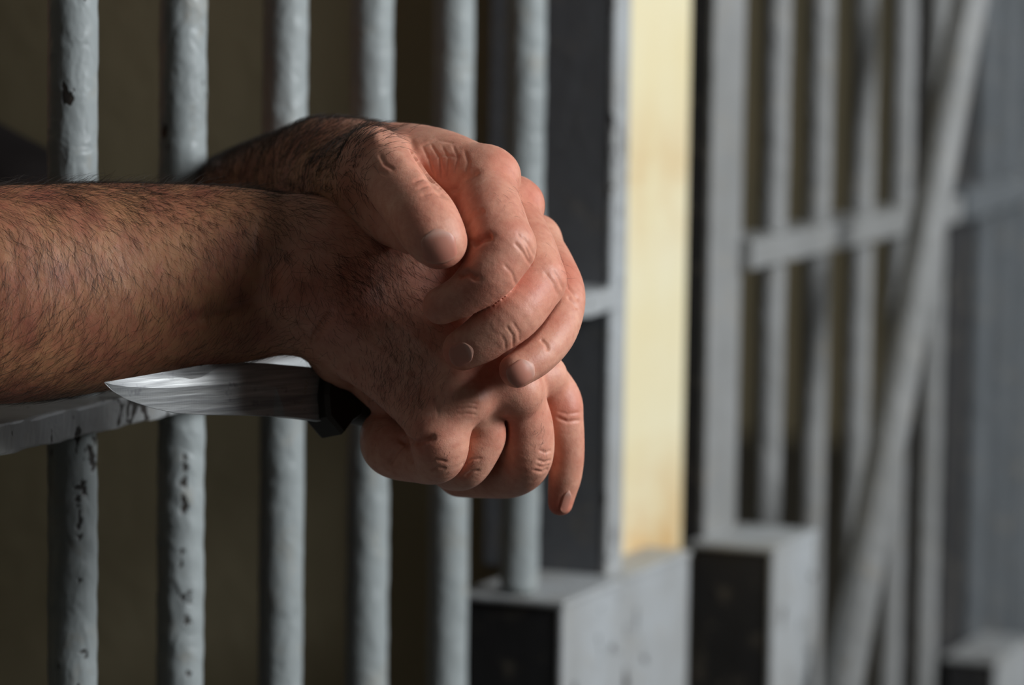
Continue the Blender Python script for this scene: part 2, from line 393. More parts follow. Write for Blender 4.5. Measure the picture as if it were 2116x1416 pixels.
def d_chain(g, path, pad=10, flat=None):
    """distance to a tapering tube; flat = (direction, factor) squeezes the section along one direction"""
    c = path[:, :3]; r = path[:, 3]
    lo = (c-r[:, None]).min(0)-pad; hi = (c+r[:, None]).max(0)+pad
    s = g.sub(lo, hi)
    X = g.ax[0][s[0]][:, None, None]; Y = g.ax[1][s[1]][None, :, None]; Z = g.ax[2][s[2]][None, None, :]
    if X.size == 0 or Y.size == 0 or Z.size == 0: return s, None
    out = np.full((X.size, Y.size, Z.size), 60., np.float32)
    for i in range(len(c)-1):
        a, b = c[i], c[i+1]; ra, rb = r[i], r[i+1]; ba = b-a; L = ba.dot(ba)+1e-9
        m = max(ra, rb)+pad
        lo2 = np.minimum(a, b)-m; hi2 = np.maximum(a, b)+m
        s2 = g.sub(lo2, hi2); s3 = tuple(slice(max(s2[j].start, s[j].start)-s[j].start, max(0, min(s2[j].stop, s[j].stop)-s[j].start)) for j in range(3))
        x = X[s3[0]]-np.float32(a[0]); y = Y[:, s3[1]]-np.float32(a[1]); z = Z[:, :, s3[2]]-np.float32(a[2])
        if x.size == 0 or y.size == 0 or z.size == 0: continue
        t = np.clip((x*ba[0]+y*ba[1]+z*ba[2])/L, 0, 1).astype(np.float32)
        qx, qy, qz = x-t*ba[0], y-t*ba[1], z-t*ba[2]
        d2 = qx*qx+qy*qy+qz*qz
        if flat is not None:
            w, f = flat; ff = f if np.isscalar(f) else None
            qw = qx*w[0]+qy*w[1]+qz*w[2]
            d2 = d2+(1/(f*f)-1)*qw*qw
            d = (np.sqrt(d2)-(ra+(rb-ra)*t))*((1+f)/2)
        else: d = np.sqrt(d2)-(ra+(rb-ra)*t)
        v = out[s3]; np.minimum(v, d.astype(np.float32), out=v)
    return s, out
def add(g, F, pts, k, n=4, flat=None, raw=False, gap=0):
    path = pts if raw else chain_pts(pts, n)
    s, d = d_chain(g, path, max(k+3, 6), flat)
    if d is not None:
        o = F[s]; r = smin(o, d, k) if k > 0 else np.minimum(o, d)
        if gap:                                         # neighbouring fingers touch along a narrow cleft instead of melting together
            r = np.maximum(r, np.minimum(gap-np.abs(o-d)*.7, np.minimum(o, d)+3.2))
        F[s] = r
def cut(g, F, pts, k, n=3):
    s, d = d_chain(g, chain_pts(pts, n), k+3)
    if d is not None: F[s] = smax(F[s], -d, k)
def surface_nets(g, F):
    F = F.copy()
    for a in range(3):
        sl = [slice(None)]*3
        for e in (0, -1): sl[a] = e; F[tuple(sl)] = np.maximum(F[tuple(sl)], .3)
    S = F < 0; nx, ny, nz = F.shape
    cnt = np.zeros((nx-1, ny-1, nz-1), np.uint8)
    for i in (0, 1):
        for j in (0, 1):
            for k in (0, 1): cnt += S[i:nx-1+i, j:ny-1+j, k:nz-1+k]
    cells = np.argwhere((cnt > 0) & (cnt < 8))
    idx = np.full(cnt.shape, -1, np.int32); idx[tuple(cells.T)] = np.arange(len(cells))
    acc = np.zeros((len(cells), 3)); num = np.zeros(len(cells))
    cs = [(i, j, k) for i in (0, 1) for j in (0, 1) for k in (0, 1)]
    vals = {c: F[cells[:, 0]+c[0], cells[:, 1]+c[1], cells[:, 2]+c[2]] for c in cs}
    for c in cs:
        for a in range(3):
            if c[a] == 0:
                e = list(c); e[a] = 1; e = tuple(e); f0, f1 = vals[c], vals[e]
                m = (f0 < 0) != (f1 < 0); t = np.where(m, f0/np.where(m, f0-f1, 1), 0)
                p = np.tile(np.array(c, float), (len(cells), 1)); p[:, a] = t
                acc[m] += p[m]; num[m] += 1
    V = (cells+acc/num[:, None])*g.h+g.lo
    quads = []
    for a in range(3):
        b, c = (a+1) % 3, (a+2) % 3
        s0 = [slice(None)]*3; s1 = [slice(None)]*3; s0[a] = slice(0, -1); s1[a] = slice(1, None)
        A, B = S[tuple(s0)], S[tuple(s1)]
        e = np.argwhere(A != B); e = e[(e[:, b] > 0) & (e[:, c] > 0)]
        def at(db, dc):
            q = e.copy(); q[:, b] += db; q[:, c] += dc
            return idx[q[:, 0], q[:, 1], q[:, 2]]
        lim = (e[:, b] < idx.shape[b]) & (e[:, c] < idx.shape[c]); e = e[lim]
        q = np.stack([at(-1, -1), at(0, -1), at(0, 0), at(-1, 0)], 1)
        fl = ~A[tuple(e.T)]; q[fl] = q[fl][:, ::-1]
        quads.append(q[(q >= 0).all(1)])
    return V, np.vstack(quads)
def sample(g, F, P):                                    # trilinear
    q = (P-g.lo)/g.h; i = np.clip(np.floor(q).astype(int), 0, g.n-2); f = q-i
    r = 0
    for a in (0, 1):
        for b in (0, 1):
            for c in (0, 1):
                w = (f[:, 0] if a else 1-f[:, 0])*(f[:, 1] if b else 1-f[:, 1])*(f[:, 2] if c else 1-f[:, 2])
                r = r+w*F[i[:, 0]+a, i[:, 1]+b, i[:, 2]+c]
    return r
def normals(g, F, P, e=1.0):
    G = np.stack([sample(g, F, P+np.eye(3)[a]*e)-sample(g, F, P-np.eye(3)[a]*e) for a in range(3)], 1)
    return G/np.maximum(np.linalg.norm(G, axis=1)[:, None], 1e-6)
def px_of(P): return CX+FPX*P[:, 0]/P[:, 2], CY+FPX*P[:, 1]/P[:, 2]
def poly_dist(px, py, poly):
    d = np.full(px.shape, 1e9); tt = np.zeros(px.shape); m = len(poly)-1
    for i in range(m):
        ax, ay = poly[i][:2]; bx, by = poly[i+1][:2]; dx, dy = bx-ax, by-ay
        t = np.clip(((px-ax)*dx+(py-ay)*dy)/(dx*dx+dy*dy), 0, 1)
        e = np.hypot(px-ax-t*dx, py-ay-t*dy); u = e < d; d = np.where(u, e, d); tt = np.where(u, (i+t)/m, tt)
    return d, tt
def crease(V, N, poly, depth, width, zmax=1e9, zmin=0, facing=-.05):
    """a skin fold or vein (negative depth) along a path on the side of the body that faces the corridor"""
    px, py = px_of(V); d, t = poly_dist(px, py, poly)
    m = (d < width*4) & (V[:, 2] < zmax) & (V[:, 2] > zmin) & (N[:, 2] < facing)
    fall = np.minimum(1, np.minimum(t, 1-t)*6+.15)
    V[m] -= N[m]*(depth*np.exp(-(d[m]/width)**2)*fall[m])[:, None]
HRES = 0.8
def relax(V, Q, it, lam=.5, mu=-.53):
    n = len(V); a = Q.ravel(); b = np.roll(Q, -1, 1).ravel()
    deg = (np.bincount(a, minlength=n)+np.bincount(b, minlength=n)).astype(float)
    for i in range(it):
        for l in (lam, mu):
            if l == 0: continue
            D = np.stack([(np.bincount(a, V[b, k], n)+np.bincount(b, V[a, k], n))/np.maximum(deg, 1) for k in range(3)], 1)-V
            D[deg < 1] = 0; V = V+l*D
    return V
def subdivide(V, Q):
    n = len(V); E = np.stack([Q.ravel(), np.roll(Q, -1, 1).ravel()], 1); E.sort(1)
    key = E[:, 0].astype(np.int64)*n+E[:, 1]; u, inv = np.unique(key, return_inverse=True)
    mid = (V[u//n]+V[u % n])/2; fc = V[Q].mean(1); m = inv.reshape(Q.shape)+n; f = np.arange(len(Q))+n+len(u)
    Q2 = np.concatenate([np.stack([Q[:, k], m[:, k], f, m[:, k-1]], 1) for k in range(4)])
    return np.vstack([V, mid, fc]), Q2
# ---- right arm (near): forearm, back of the hand towards the corridor camera side, fist round the knife
gR = Grid((-300, -75, 1368), (42, 72, 1625), HRES)
FR = gR.field()
zdir = unit([-.06, 0, 1]).astype(np.float32)
add(gR, FR, [(-860,700,1404,250),(-420,640,1412,242),(-90,612,1424,230),(60,606,1434,224),(200,593,1444,215),(330,580,1450,200),(450,570,1454,186),(550,566,1456,170),(620,560,1455,148),(690,590,1450,122)], 1, 6, (zdir, .74))
palm = gR.field()
add(gR, palm, [(655,600,1456,104),(712,682,1454,84),(794,768,1447,60),(864,840,1442,54)], 1)
add(gR, palm, [(670,570,1454,118),(770,670,1450,80),(870,755,1440,62),(960,828,1436,55)], 12)
add(gR, palm, [(690,560,1454,112),(800,630,1447,82),(930,720,1438,64),(1062,800,1436,56)], 12)
add(gR, palm, [(690,540,1458,112),(815,562,1456,96),(925,622,1456,84),(965,660,1455,74),(1030,720,1452,62),(1125,778,1454,48)], 12)
add(gR, palm, [(700,690,1472,74),(712,726,1472,74),(760,758,1474,64),(835,842,1470,50)], 12)      # hypothenar pad
add(gR, palm, [(760,640,1478,90),(900,740,1478,80),(1040,800,1476,60)], 12)
FR = smin(FR, palm, 9)
add(gR, FR, [(622,600,1431,46),(668,606,1430,44),(720,630,1431,38)], 14)                            # ulna head
fing = gR.field()
add(gR, fing, [(878,842,1438,56),(906,896,1428,62),(903,942,1434,57),(862,944,1448,54),(812,925,1460,62),(796,900,1474,52)], 1, 6)
add(gR, fing, [(972,838,1438,50),(1002,885,1440,47),(980,938,1443,48),(958,970,1450,43),(925,965,1472,44),(910,930,1490,40)], 1, 6, gap=.85)
add(gR, fing, [(1064,805,1440,54),(1086,880,1447,57),(1089,946,1451,53),(1060,978,1464,50),(1000,982,1476,48),(952,978,1484,50)], 1.0, 6, gap=.85)
add(gR, fing, [(830,900,1478,58),(900,925,1484,64),(980,945,1486,66),(1050,925,1482,62)], 3, 4)    # curled flesh inside the fist
add(gR, fing, [(1118,775,1462,48),(1153,825,1461,48),(1161,868,1461,45),(1171,930,1464,37),(1168,980,1467,35),(1162,1015,1469,30),(1158,1040,1470,26)], 1.0, 6)
add(gR, fing, [(800,640,1485,70),(900,760,1505,60),(930,850,1512,55),(880,905,1512,50)], 2, 6)     # thumb on the far side, over the handle
FR = smin(FR, fing, 3)
for x, y, z, r in ((870,838,1428,26),(956,818,1419,44),(1066,800,1424,34)):       # knuckles
    add(gR, FR, [(x-8,y-6,z+6,r),(x+8,y+8,z+6,r)], 10)
del palm, fing
VR, QR = surface_nets(gR, FR)
# ---- left arm (far): crosses over the right wrist, thumb towards the camera, fingers hanging over
gL = Grid((-250, -95, 1355), (42, 75, 1800), HRES)
FL = gL.field()
add(gL, FL, [(200,640,1840,190),(340,590,1765,185),(480,500,1680,170),(560,430,1600,142),(640,372,1530,112),(700,356,1500,94)], 1, 6)
palm = gL.field()
add(gL, palm, [(680,350,1508,80),(760,330,1488,76),(870,330,1466,72),(960,352,1443,62),(1012,372,1434,56)], 1)
add(gL, palm, [(670,355,1515,76),(860,365,1492,70),(1065,430,1456,52)], 12)
add(gL, palm, [(680,360,1525,78),(880,400,1510,70),(1105,498,1478,48)], 12)
add(gL, palm, [(690,370,1535,76),(900,430,1525,66),(1125,545,1500,42)], 12)
add(gL, palm, [(665,395,1494,84),(735,385,1464,88),(784,360,1440,68)], 14)        # ball of the thumb
add(gL, palm, [(730,415,1468,72),(800,450,1440,56),(850,480,1424,46)], 12)
add(gL, palm, [(840,340,1456,56),(900,350,1448,58),(955,380,1438,56)], 10)        # web and first interosseus
add(gL, palm, [(880,370,1456,46),(935,400,1444,42),(965,430,1434,38)], 8)
add(gL, palm, [(900,440,1480,60),(985,520,1462,50),(1010,600,1450,46)], 10)
FL = smin(FL, palm, 12)
fing = gL.field()
add(gL, fing, [(770,350,1440,70),(793,345,1430,67),(836,402,1412,65),(874,448,1400,69),(894,480,1395,66),(908,499,1393,58)], 2, 6)
add(gL, fing, [(1002,372,1434,54),(1014,435,1416,66),(1036,508,1402,69)], 1.4, 6)
add(gL, fing, [(1040,512,1401,67),(1012,562,1399,58),(962,607,1402,45),(912,632,1406,39)], 2, 6)
add(gL, fing, [(1054,428,1455,50),(1088,505,1434,57),(1108,578,1420,63)], 1.0, 6, gap=1.05)
add(gL, fing, [(1108,582,1420,62),(1062,645,1410,60),(1005,694,1410,51),(957,723,1413,43)], 1.0, 6)
add(gL, fing, [(1105,498,1477,50),(1140,552,1458,48),(1160,612,1440,50),(1146,682,1426,48),(1110,733,1416,43),(1069,764,1410,38)], 1.0, 6, gap=1.05)
add(gL, fing, [(1125,545,1500,42),(1155,620,1480,40),(1148,690,1462,38),(1110,735,1448,34)], 1.6)
FL = smin(FL, fing, 6)
for x, y, z, r in ((1024,350,1430,26),(1076,408,1450,24),(776,302,1440,30)):
    add(gL, FL, [(x-6,y-4,z+4,r),(x+6,y+6,z+4,r)], 9)
del palm, fing
VL, QL = surface_nets(gL, FL)
VR = relax(VR, QR, 4); VL = relax(VL, QL, 6)
VR, QR = subdivide(VR, QR); VL, QL = subdivide(VL, QL)
VR = relax(VR, QR, 2, .5, 0); VL = relax(VL, QL, 2, .5, 0)
print('right', len(VR), 'left', len(VL))
NR = normals(gR, FR, VR); NL = normals(gL, FL, VL)
def cam_to_world(V): 
    v = V/1000.0; v = np.stack([v[:, 0], -v[:, 1], -v[:, 2]], 1); return v @ R.T + C
def np_mesh(name, V, Q):
    me = bpy.data.meshes.new(name); me.vertices.add(len(V)); me.vertices.foreach_set('co', V.astype(np.float32).ravel())
    n = Q.shape[1]
    me.loops.add(Q.size); me.loops.foreach_set('vertex_index', Q.astype(np.int32).ravel())
    me.polygons.add(len(Q)); me.polygons.foreach_set('loop_start', np.arange(len(Q), dtype=np.int32)*n)
    me.update(calc_edges=True); me.validate(); return me

# ---- folds, wrinkles and veins
for poly, dep, wid in (
    ([(692,640),(664,676),(640,712)], 1.3, 8), ([(407,664),(470,645),(545,616)], 1.0, 9), ([(540,440),(532,500),(545,600)], .35, 9),
    ([(820,905),(860,916),(902,902)], 1.6, 7), ([(836,912),(816,935),(803,962)], 1.2, 6), ([(838,912),(846,940),(852,962)], 1.0, 5),
    ([(948,836),(968,832),(988,836)], .25, 2.5), ([(946,846),(968,843),(988,846)], .28, 2.5), ([(945,858),(965,855),(986,858)], .22, 2.5),
    ([(878,790),(868,820),(872,850)], .5, 5), ([(902,780),(898,820),(905,860)], .35, 5), ([(850,800),(842,830),(850,856)], .4, 5),
    ([(1112,930),(1128,936),(1140,930)], .4, 3), ([(1108,950),(1126,956),(1140,950)], .4, 3), ([(1100,972),(1120,976),(1134,968)], .4, 3), ([(1106,962),(1122,966),(1138,960)], .3, 3),
    ([(880,962),(900,950),(925,955)], .4, 3), ([(886,974),(903,966),(922,968)], .4, 3), ([(960,985),(975,975),(992,972)], .4, 3), ([(955,960),(975,950),(998,948)], .3, 3),
    ([(1150,862),(1172,872),(1203,868)], .5, 3.5), ([(1152,850),(1172,856),(1200,852)], .3, 3),
    ([(560,570),(640,588),(725,622)], -.9, 20), ([(560,650),(620,645),(680,630)], .9, 18), ([(600,470),(690,520),(780,560)], -.5, 14),
    ([(730,690),(800,740),(860,790)], -.5, 12), ([(780,640),(860,700),(940,770)], -.5, 12)):
    crease(VR, NR, poly, dep, wid)
NR = normals(gR, FR, VR)
for poly, dep, wid, *zm in (
    ([(974,506),(990,494),(1018,486)], 2.6, 8), ([(946,570),(966,562),(990,578)], 1.8, 6), ([(934,402),(956,370),(990,352)], 1.2, 7), ([(958,474),(975,450),(1000,432)], .8, 6),
    ([(1062,500),(1080,520),(1098,550)], .4, 4), ([(1080,488),(1094,508),(1106,532)], .35, 3.5), ([(1040,545),(1058,565),(1066,590)], .3, 4), ([(1068,480),(1082,500),(1098,540)], .3, 3),
    ([(1124,560),(1142,584),(1154,612)], .35, 4), ([(1142,556),(1154,576),(1164,600)], .3, 3.5), ([(1045,672),(1060,694),(1060,722)], .28, 3), ([(1058,664),(1072,686),(1074,708)], .2, 3), ([(1034,690),(1044,706),(1044,724)], .18, 3),
    ([(1170,590),(1184,606),(1198,622)], .5, 3.5), ([(1172,612),(1184,626),(1194,640)], .4, 3.5), ([(1116,700),(1128,712),(1134,726)], .6, 4),
    ([(846,285),(860,322),(876,352),(902,386),(930,412)], 1.3, 7), ([(872,300),(886,330),(900,368)], .28, 3), ([(888,294),(908,326),(914,372)], .32, 3), ([(912,300),(926,326),(926,366)], .22, 3), ([(934,298),(946,324),(940,358)], .26, 3),
    ([(868,302),(905,290),(940,296)], .25, 3), ([(884,330),(915,320),(950,326)], .2, 3), ([(960,310),(968,336),(962,356)], .4, 4),
    ([(852,376),(876,368),(902,378)], .4, 3.5), ([(862,390),(886,382),(912,394)], .35, 3.5), ([(868,404),(894,398),(920,408)], .35, 3.5), ([(770,330),(780,350),(800,362)], .5, 4), ([(784,318),(796,340),(816,352)], .4, 4),
    ([(765,285),(800,300),(850,350)], -.5, 16), ([(640,300),(740,280),(800,280)], -.6, 16)):
    crease(VL, NL, poly, dep, wid, zmin=zm[0] if zm else 0)
NL = normals(gL, FL, VL)
Vb = np.vstack([VR, VL]); Qb = np.vstack([QR, QL+len(VR)])

# ---- the rest of the body, kneeling inside the cell to the left of the frame
def wp(px, py, z): return cam_to_world(U(px, py, z)[None])[0]*1000
eR = wp(-830, 690, 1404); eL = wp(250, 640, 1815)
sL = wp(-470, 290, 1960); sR = sL+np.array([-380., 10, 5]); mid = (sL+sR)/2; nk = mid+np.array([0, -5, 45.])
hip = mid+np.array([0, 60, -480.]); head = mid+np.array([0, -35, 205.])
B = Grid((mid[0]-330, -60, 0), (max(eL[0], sL[0])+90, mid[1]+420, head[2]+170), 7.)
def rc(*p): return np.array([list(q[0])+[q[1]] for q in p], float)
def radd(F, k, *p): add(B, F, catmull(rc(*p), 4), k, raw=True)
def off(p, x, y, z): return np.array(p)+np.array([x, y, z], float)
FB = B.field()
wR = wp(-480, 648, 1410); wL = wp(330, 605, 1775)
for e, sh, w in ((eR, sR, wR), (eL, sL, wL)):
    radd(FB, 12, (w, 34), (e, 38), (e*.6+sh*.4, 45), (sh, 52))
def torso(F, g):
    radd(F, 40, (off(mid, -120, 10, -20), 62+g), (off(mid, 120, 10, -20), 62+g))
    for sx in (-1, 1):
        radd(F, 50, (off(mid, sx*85, 20, -60), 88+g), (off(mid, sx*75, 35, -250), 84+g), (off(hip, sx*80, 0, 20), 88+g))
torso(FB, 0)
radd(FB, 30, (nk, 58), (off(head, 0, 25, -70), 56))
radd(FB, 20, (off(head, 0, 20, 20), 78), (off(head, 0, -15, 25), 74)); radd(FB, 22, (off(head, 0, -20, -20), 62), (off(head, 0, -42, -78), 34))
radd(FB, 10, (off(head, 0, -92, 8), 8), (off(head, 0, -104, -24), 12)); radd(FB, 9, (off(head, -38, -78, 30), 11), (off(head, 38, -78, 30), 11))
radd(FB, 8, (off(head, -20, -84, -52), 7), (off(head, 20, -84, -52), 7))
for sx in (-1, 1): radd(FB, 6, (off(head, sx*78, 18, 20), 10), (off(head, sx*80, 14, -16), 8))
def leg(F, g, sx):
    kn = np.array([hip[0]+sx*95, hip[1]-70, 66.]); radd(F, 20, (off(hip, sx*85, 0, 0), 82+g), (kn, 55+g)); radd(F, 12, (kn, 54+g), (off(kn, 0, 300, -6), 42+g), (off(kn, 0, 380, -14), 34+g))
    return kn
for sx in (-1, 1): kn = leg(FB, 0, sx); radd(FB, 12, (off(kn, 0, 385, -16), 34), (off(kn, 0, 400, -34), 26))
SH = B.field(); torso(SH, 7)
for e, sh in ((eR, sR), (eL, sL)): radd(SH, 20, (e*.72+sh*.28, 54), (e*.4+sh*.6, 58), (sh, 66))
TR = B.field()
radd(TR, 30, (off(hip, -70, 0, 20), 98), (off(hip, 70, 0, 20), 98))
for sx in (-1, 1): leg(TR, 8, sx)
def coarse(F):
    V, Q = surface_nets(B, F); V = relax(V, Q, 3); V, Q = subdivide(V, Q); return relax(V, Q, 2, .5, 0)/1000, Q
VC, QC = coarse(FB)
Wb = np.vstack([cam_to_world(Vb), VC]); Qall = np.vstack([Qb[:, ::-1], QC+len(Vb)])
# flip test: make sure both parts face outward
def outward(V, Q):
    a, b, c = V[Q[:, 0]], V[Q[:, 1]], V[Q[:, 2]]
    return np.einsum('ij,ij->i', np.cross(b-a, c-a), a-V.mean(0)).sum() > 0
q1 = Qb if outward(cam_to_world(Vb), Qb) else Qb[:, ::-1]
q2 = QC if outward(VC, QC) else QC[:, ::-1]
Qall = np.vstack([q1, q2+len(Vb)])

# ---- skin
sk = NT('skin'); v = sk.coords((1, 1, 1))
at = sk.n('ShaderNodeAttribute', attribute_name='pink'); ar = sk.n('ShaderNodeAttribute', attribute_name='flush')
pinkf = at.outputs['Fac']; flush = ar.outputs['Fac']
tan = sk.mix(sk.ramp(sk.noise(v, 55, 4, .6), [(.35, 0), (.7, 1)]), srgb(162, 114, 80), srgb(134, 80, 62))
pnk = sk.mix(sk.ramp(sk.noise(v, 70, 4, .6), [(.35, 0), (.7, 1)]), srgb(212, 156, 132), srgb(194, 128, 106))
c = sk.mix(pinkf, tan, pnk); c = sk.mix(sk.math('MULTIPLY', flush, .75), c, srgb(200, 98, 78))
c = sk.mix(sk.ramp(sk.noise(v, 330, 3, .6), [(.45, 0), (.75, .35)]), c, srgb(168, 92, 74))
sk.l(c, sk.b.inputs['Base Color']); sk.b.inputs['Roughness'].default_value = .5
sk.b.inputs['Subsurface Weight'].default_value = .22; sk.b.inputs['Subsurface Radius'].default_value = (1, .32, .16); sk.b.inputs['Subsurface Scale'].default_value = .0022
sk.b.inputs['Specular IOR Level'].default_value = .36
vo = sk.n('ShaderNodeTexVoronoi', feature='DISTANCE_TO_EDGE'); vo.inputs['Scale'].default_value = 950
dv = sk.n('ShaderNodeTexNoise'); dv.inputs['Scale'].default_value = 400; sk.l(v, dv.inputs['Vector'])
vm = sk.n('ShaderNodeVectorMath', operation='SCALE'); vm.inputs['Scale'].default_value = .0012; sk.l(dv.outputs['Color'], vm.inputs[0])
va = sk.n('ShaderNodeVectorMath', operation='ADD'); sk.l(v, va.inputs[0]); sk.l(vm.outputs[0], va.inputs[1]); sk.l(va.outputs[0], vo.inputs['Vector'])
nb = sk.bump(sk.ramp(vo.outputs['Distance'], [(0, 0), (.25, 1)]), .13, .00016)
nb = sk.bump(sk.noise(v, 330, 4, .6), .22, .0005, nb)
nb = sk.bump(sk.noise(v, 100, 3, .55), .3, .0016, nb)
M['skin'] = sk.m
person = new_obj('person', np_mesh('person', Wb, Qall), M['skin'], None, True)
tag(person, 'person behind the bars resting two hairy forearms through them, hands crossed, gripping a knife', 'person')
def sstep(a, b, x): t = np.clip((x-a)/(b-a), 0, 1); return t*t*(3-2*t)
pxR, pyR = px_of(VR); pxL, pyL = px_of(VL)
pink = np.concatenate([sstep(430, 800, pxR+.0*pyR), sstep(640, 800, pxL), np.full(len(VC), .4)])
fl = np.zeros(len(Wb))
def blush(V, lo, pts):
    px, py = px_of(V)
    for x, y, r, a in pts:
        fl[lo:lo+len(V)] = np.maximum(fl[lo:lo+len(V)], a*np.exp(-((px-x)**2+(py-y)**2)/r**2))
blush(VR, 0, [(1150,1055,32,1), (880,915,35,.5), (870,880,22,.5), (700,640,60,.4), (1190,840,40,.35), (1060,880,35,.4), (640,590,60,.3), (1095,850,30,.3)])
blush(VL, len(VR), [(900,350,50,.25), (930,400,45,.25), (905,545,28,.7), (1040,340,40,.45), (1105,400,34,.5), (1035,775,30,.9), (935,735,32,.6), (900,640,40,.45), (990,610,60,.4), (1090,600,60,.35), (1180,560,50,.45), (1020,460,60,.3), (870,470,50,.25)])
for nme, arr in (('pink', pink), ('flush', fl)):
    a = person.data.attributes.new(nme, 'FLOAT', 'POINT'); a.data.foreach_set('value', arr.astype(np.float32))
cloth = NT('dark_shirt'); cv = cloth.coords(); cc = cloth.mix(cloth.noise(cv, 30, 3), srgb(20, 17, 17), srgb(27, 23, 22)); cloth.l(cc, cloth.b.inputs['Base Color']); cloth.b.inputs['Roughness'].default_value = .95; cloth.b.inputs['Specular IOR Level'].default_value = .1
cloth.bump(cloth.noise(cv, 500, 2), .3, .0006)
trou = NT('dark_trousers'); tv = trou.coords(); tc_ = trou.mix(trou.noise(tv, 30, 3), srgb(40, 44, 54), srgb(50, 54, 64)); trou.l(tc_, trou.b.inputs['Base Color']); trou.b.inputs['Roughness'].default_value = .9
for n_, F_, m_, lab in (('shirt', SH, cloth.m, 'dark short-sleeved shirt'), ('trousers', TR, trou.m, 'dark trousers')):
    V_, Q_ = coarse(F_); Q_ = Q_ if outward(V_, Q_) else Q_[:, ::-1]; o = new_obj(n_, np_mesh(n_, V_, Q_), m_, person, True); o['label'] = lab
HR = B.field(); radd(HR, 14, (off(head, 0, 26, 34), 80), (off(head, 0, -8, 44), 74)); radd(HR, 14, (off(head, 0, 45, -10), 66), (off(head, 0, 48, -40), 50))
V_, Q_ = coarse(HR); Q_ = Q_ if outward(V_, Q_) else Q_[:, ::-1]
hm = NT('hair'); hm.b.inputs['Base Color'].default_value = (.024, .015, .010, 1); hm.b.inputs['Roughness'].default_value = .55; M['hair'] = hm.m
new_obj('hair', np_mesh('hair', V_, Q_), hm.m, person, True)['label'] = 'short dark hair'

ew = NT('eye'); ew.b.inputs['Base Color'].default_value = srgb(225, 218, 210); ew.b.inputs['Roughness'].default_value = .2
ei = NT('iris'); ei.b.inputs['Base Color'].default_value = srgb(58, 38, 24); ei.b.inputs['Roughness'].default_value = .2
def ball(name, c, r, m, par):
    b3 = bmesh.new(); bmesh.ops.create_uvsphere(b3, u_segments=24, v_segments=16, radius=r); bmesh.ops.translate(b3, verts=b3.verts, vec=Vector(c)); me = bpy.data.meshes.new(name); b3.to_mesh(me); b3.free(); return new_obj(name, me, m, par, True)
for sx in (-1, 1):
    e_ = ball('eye', (head+np.array([sx*31., -76, 12]))/1000, .0125, ew.m, person); ball('iris', (head+np.array([sx*31., -84.5, 10.5]))/1000, .0052, ei.m, e_)

# ---- fingernails: curved plates laid on the fingertips
nm = NT('fingernail'); nv = nm.n('ShaderNodeTexCoord'); sp = nm.n('ShaderNodeSeparateXYZ'); nm.l(nv.outputs['UV'], sp.inputs[0])
ncol = nm.ramp(sp.outputs[1], [(0, srgb(192, 140, 122)), (.14, srgb(202, 156, 140)), (.3, srgb(190, 130, 112)), (.9, srgb(188, 122, 104)), (.97, srgb(194, 136, 116))])
nm.l(ncol, nm.b.inputs['Base Color']); nm.b.inputs['Roughness'].default_value = .42; nm.b.inputs['Specular IOR Level'].default_value = .35; nm.b.inputs['Subsurface Weight'].default_value = .15; nm.b.inputs['Subsurface Scale'].default_value = .002
nmp = nm.n('ShaderNodeMapping'); nmp.inputs['Scale'].default_value = (60, 3, 1); nm.l(nv.outputs['UV'], nmp.inputs[0]); nm.bump(nm.noise(nmp.outputs[0], 1.5, 2), .15, .0004)
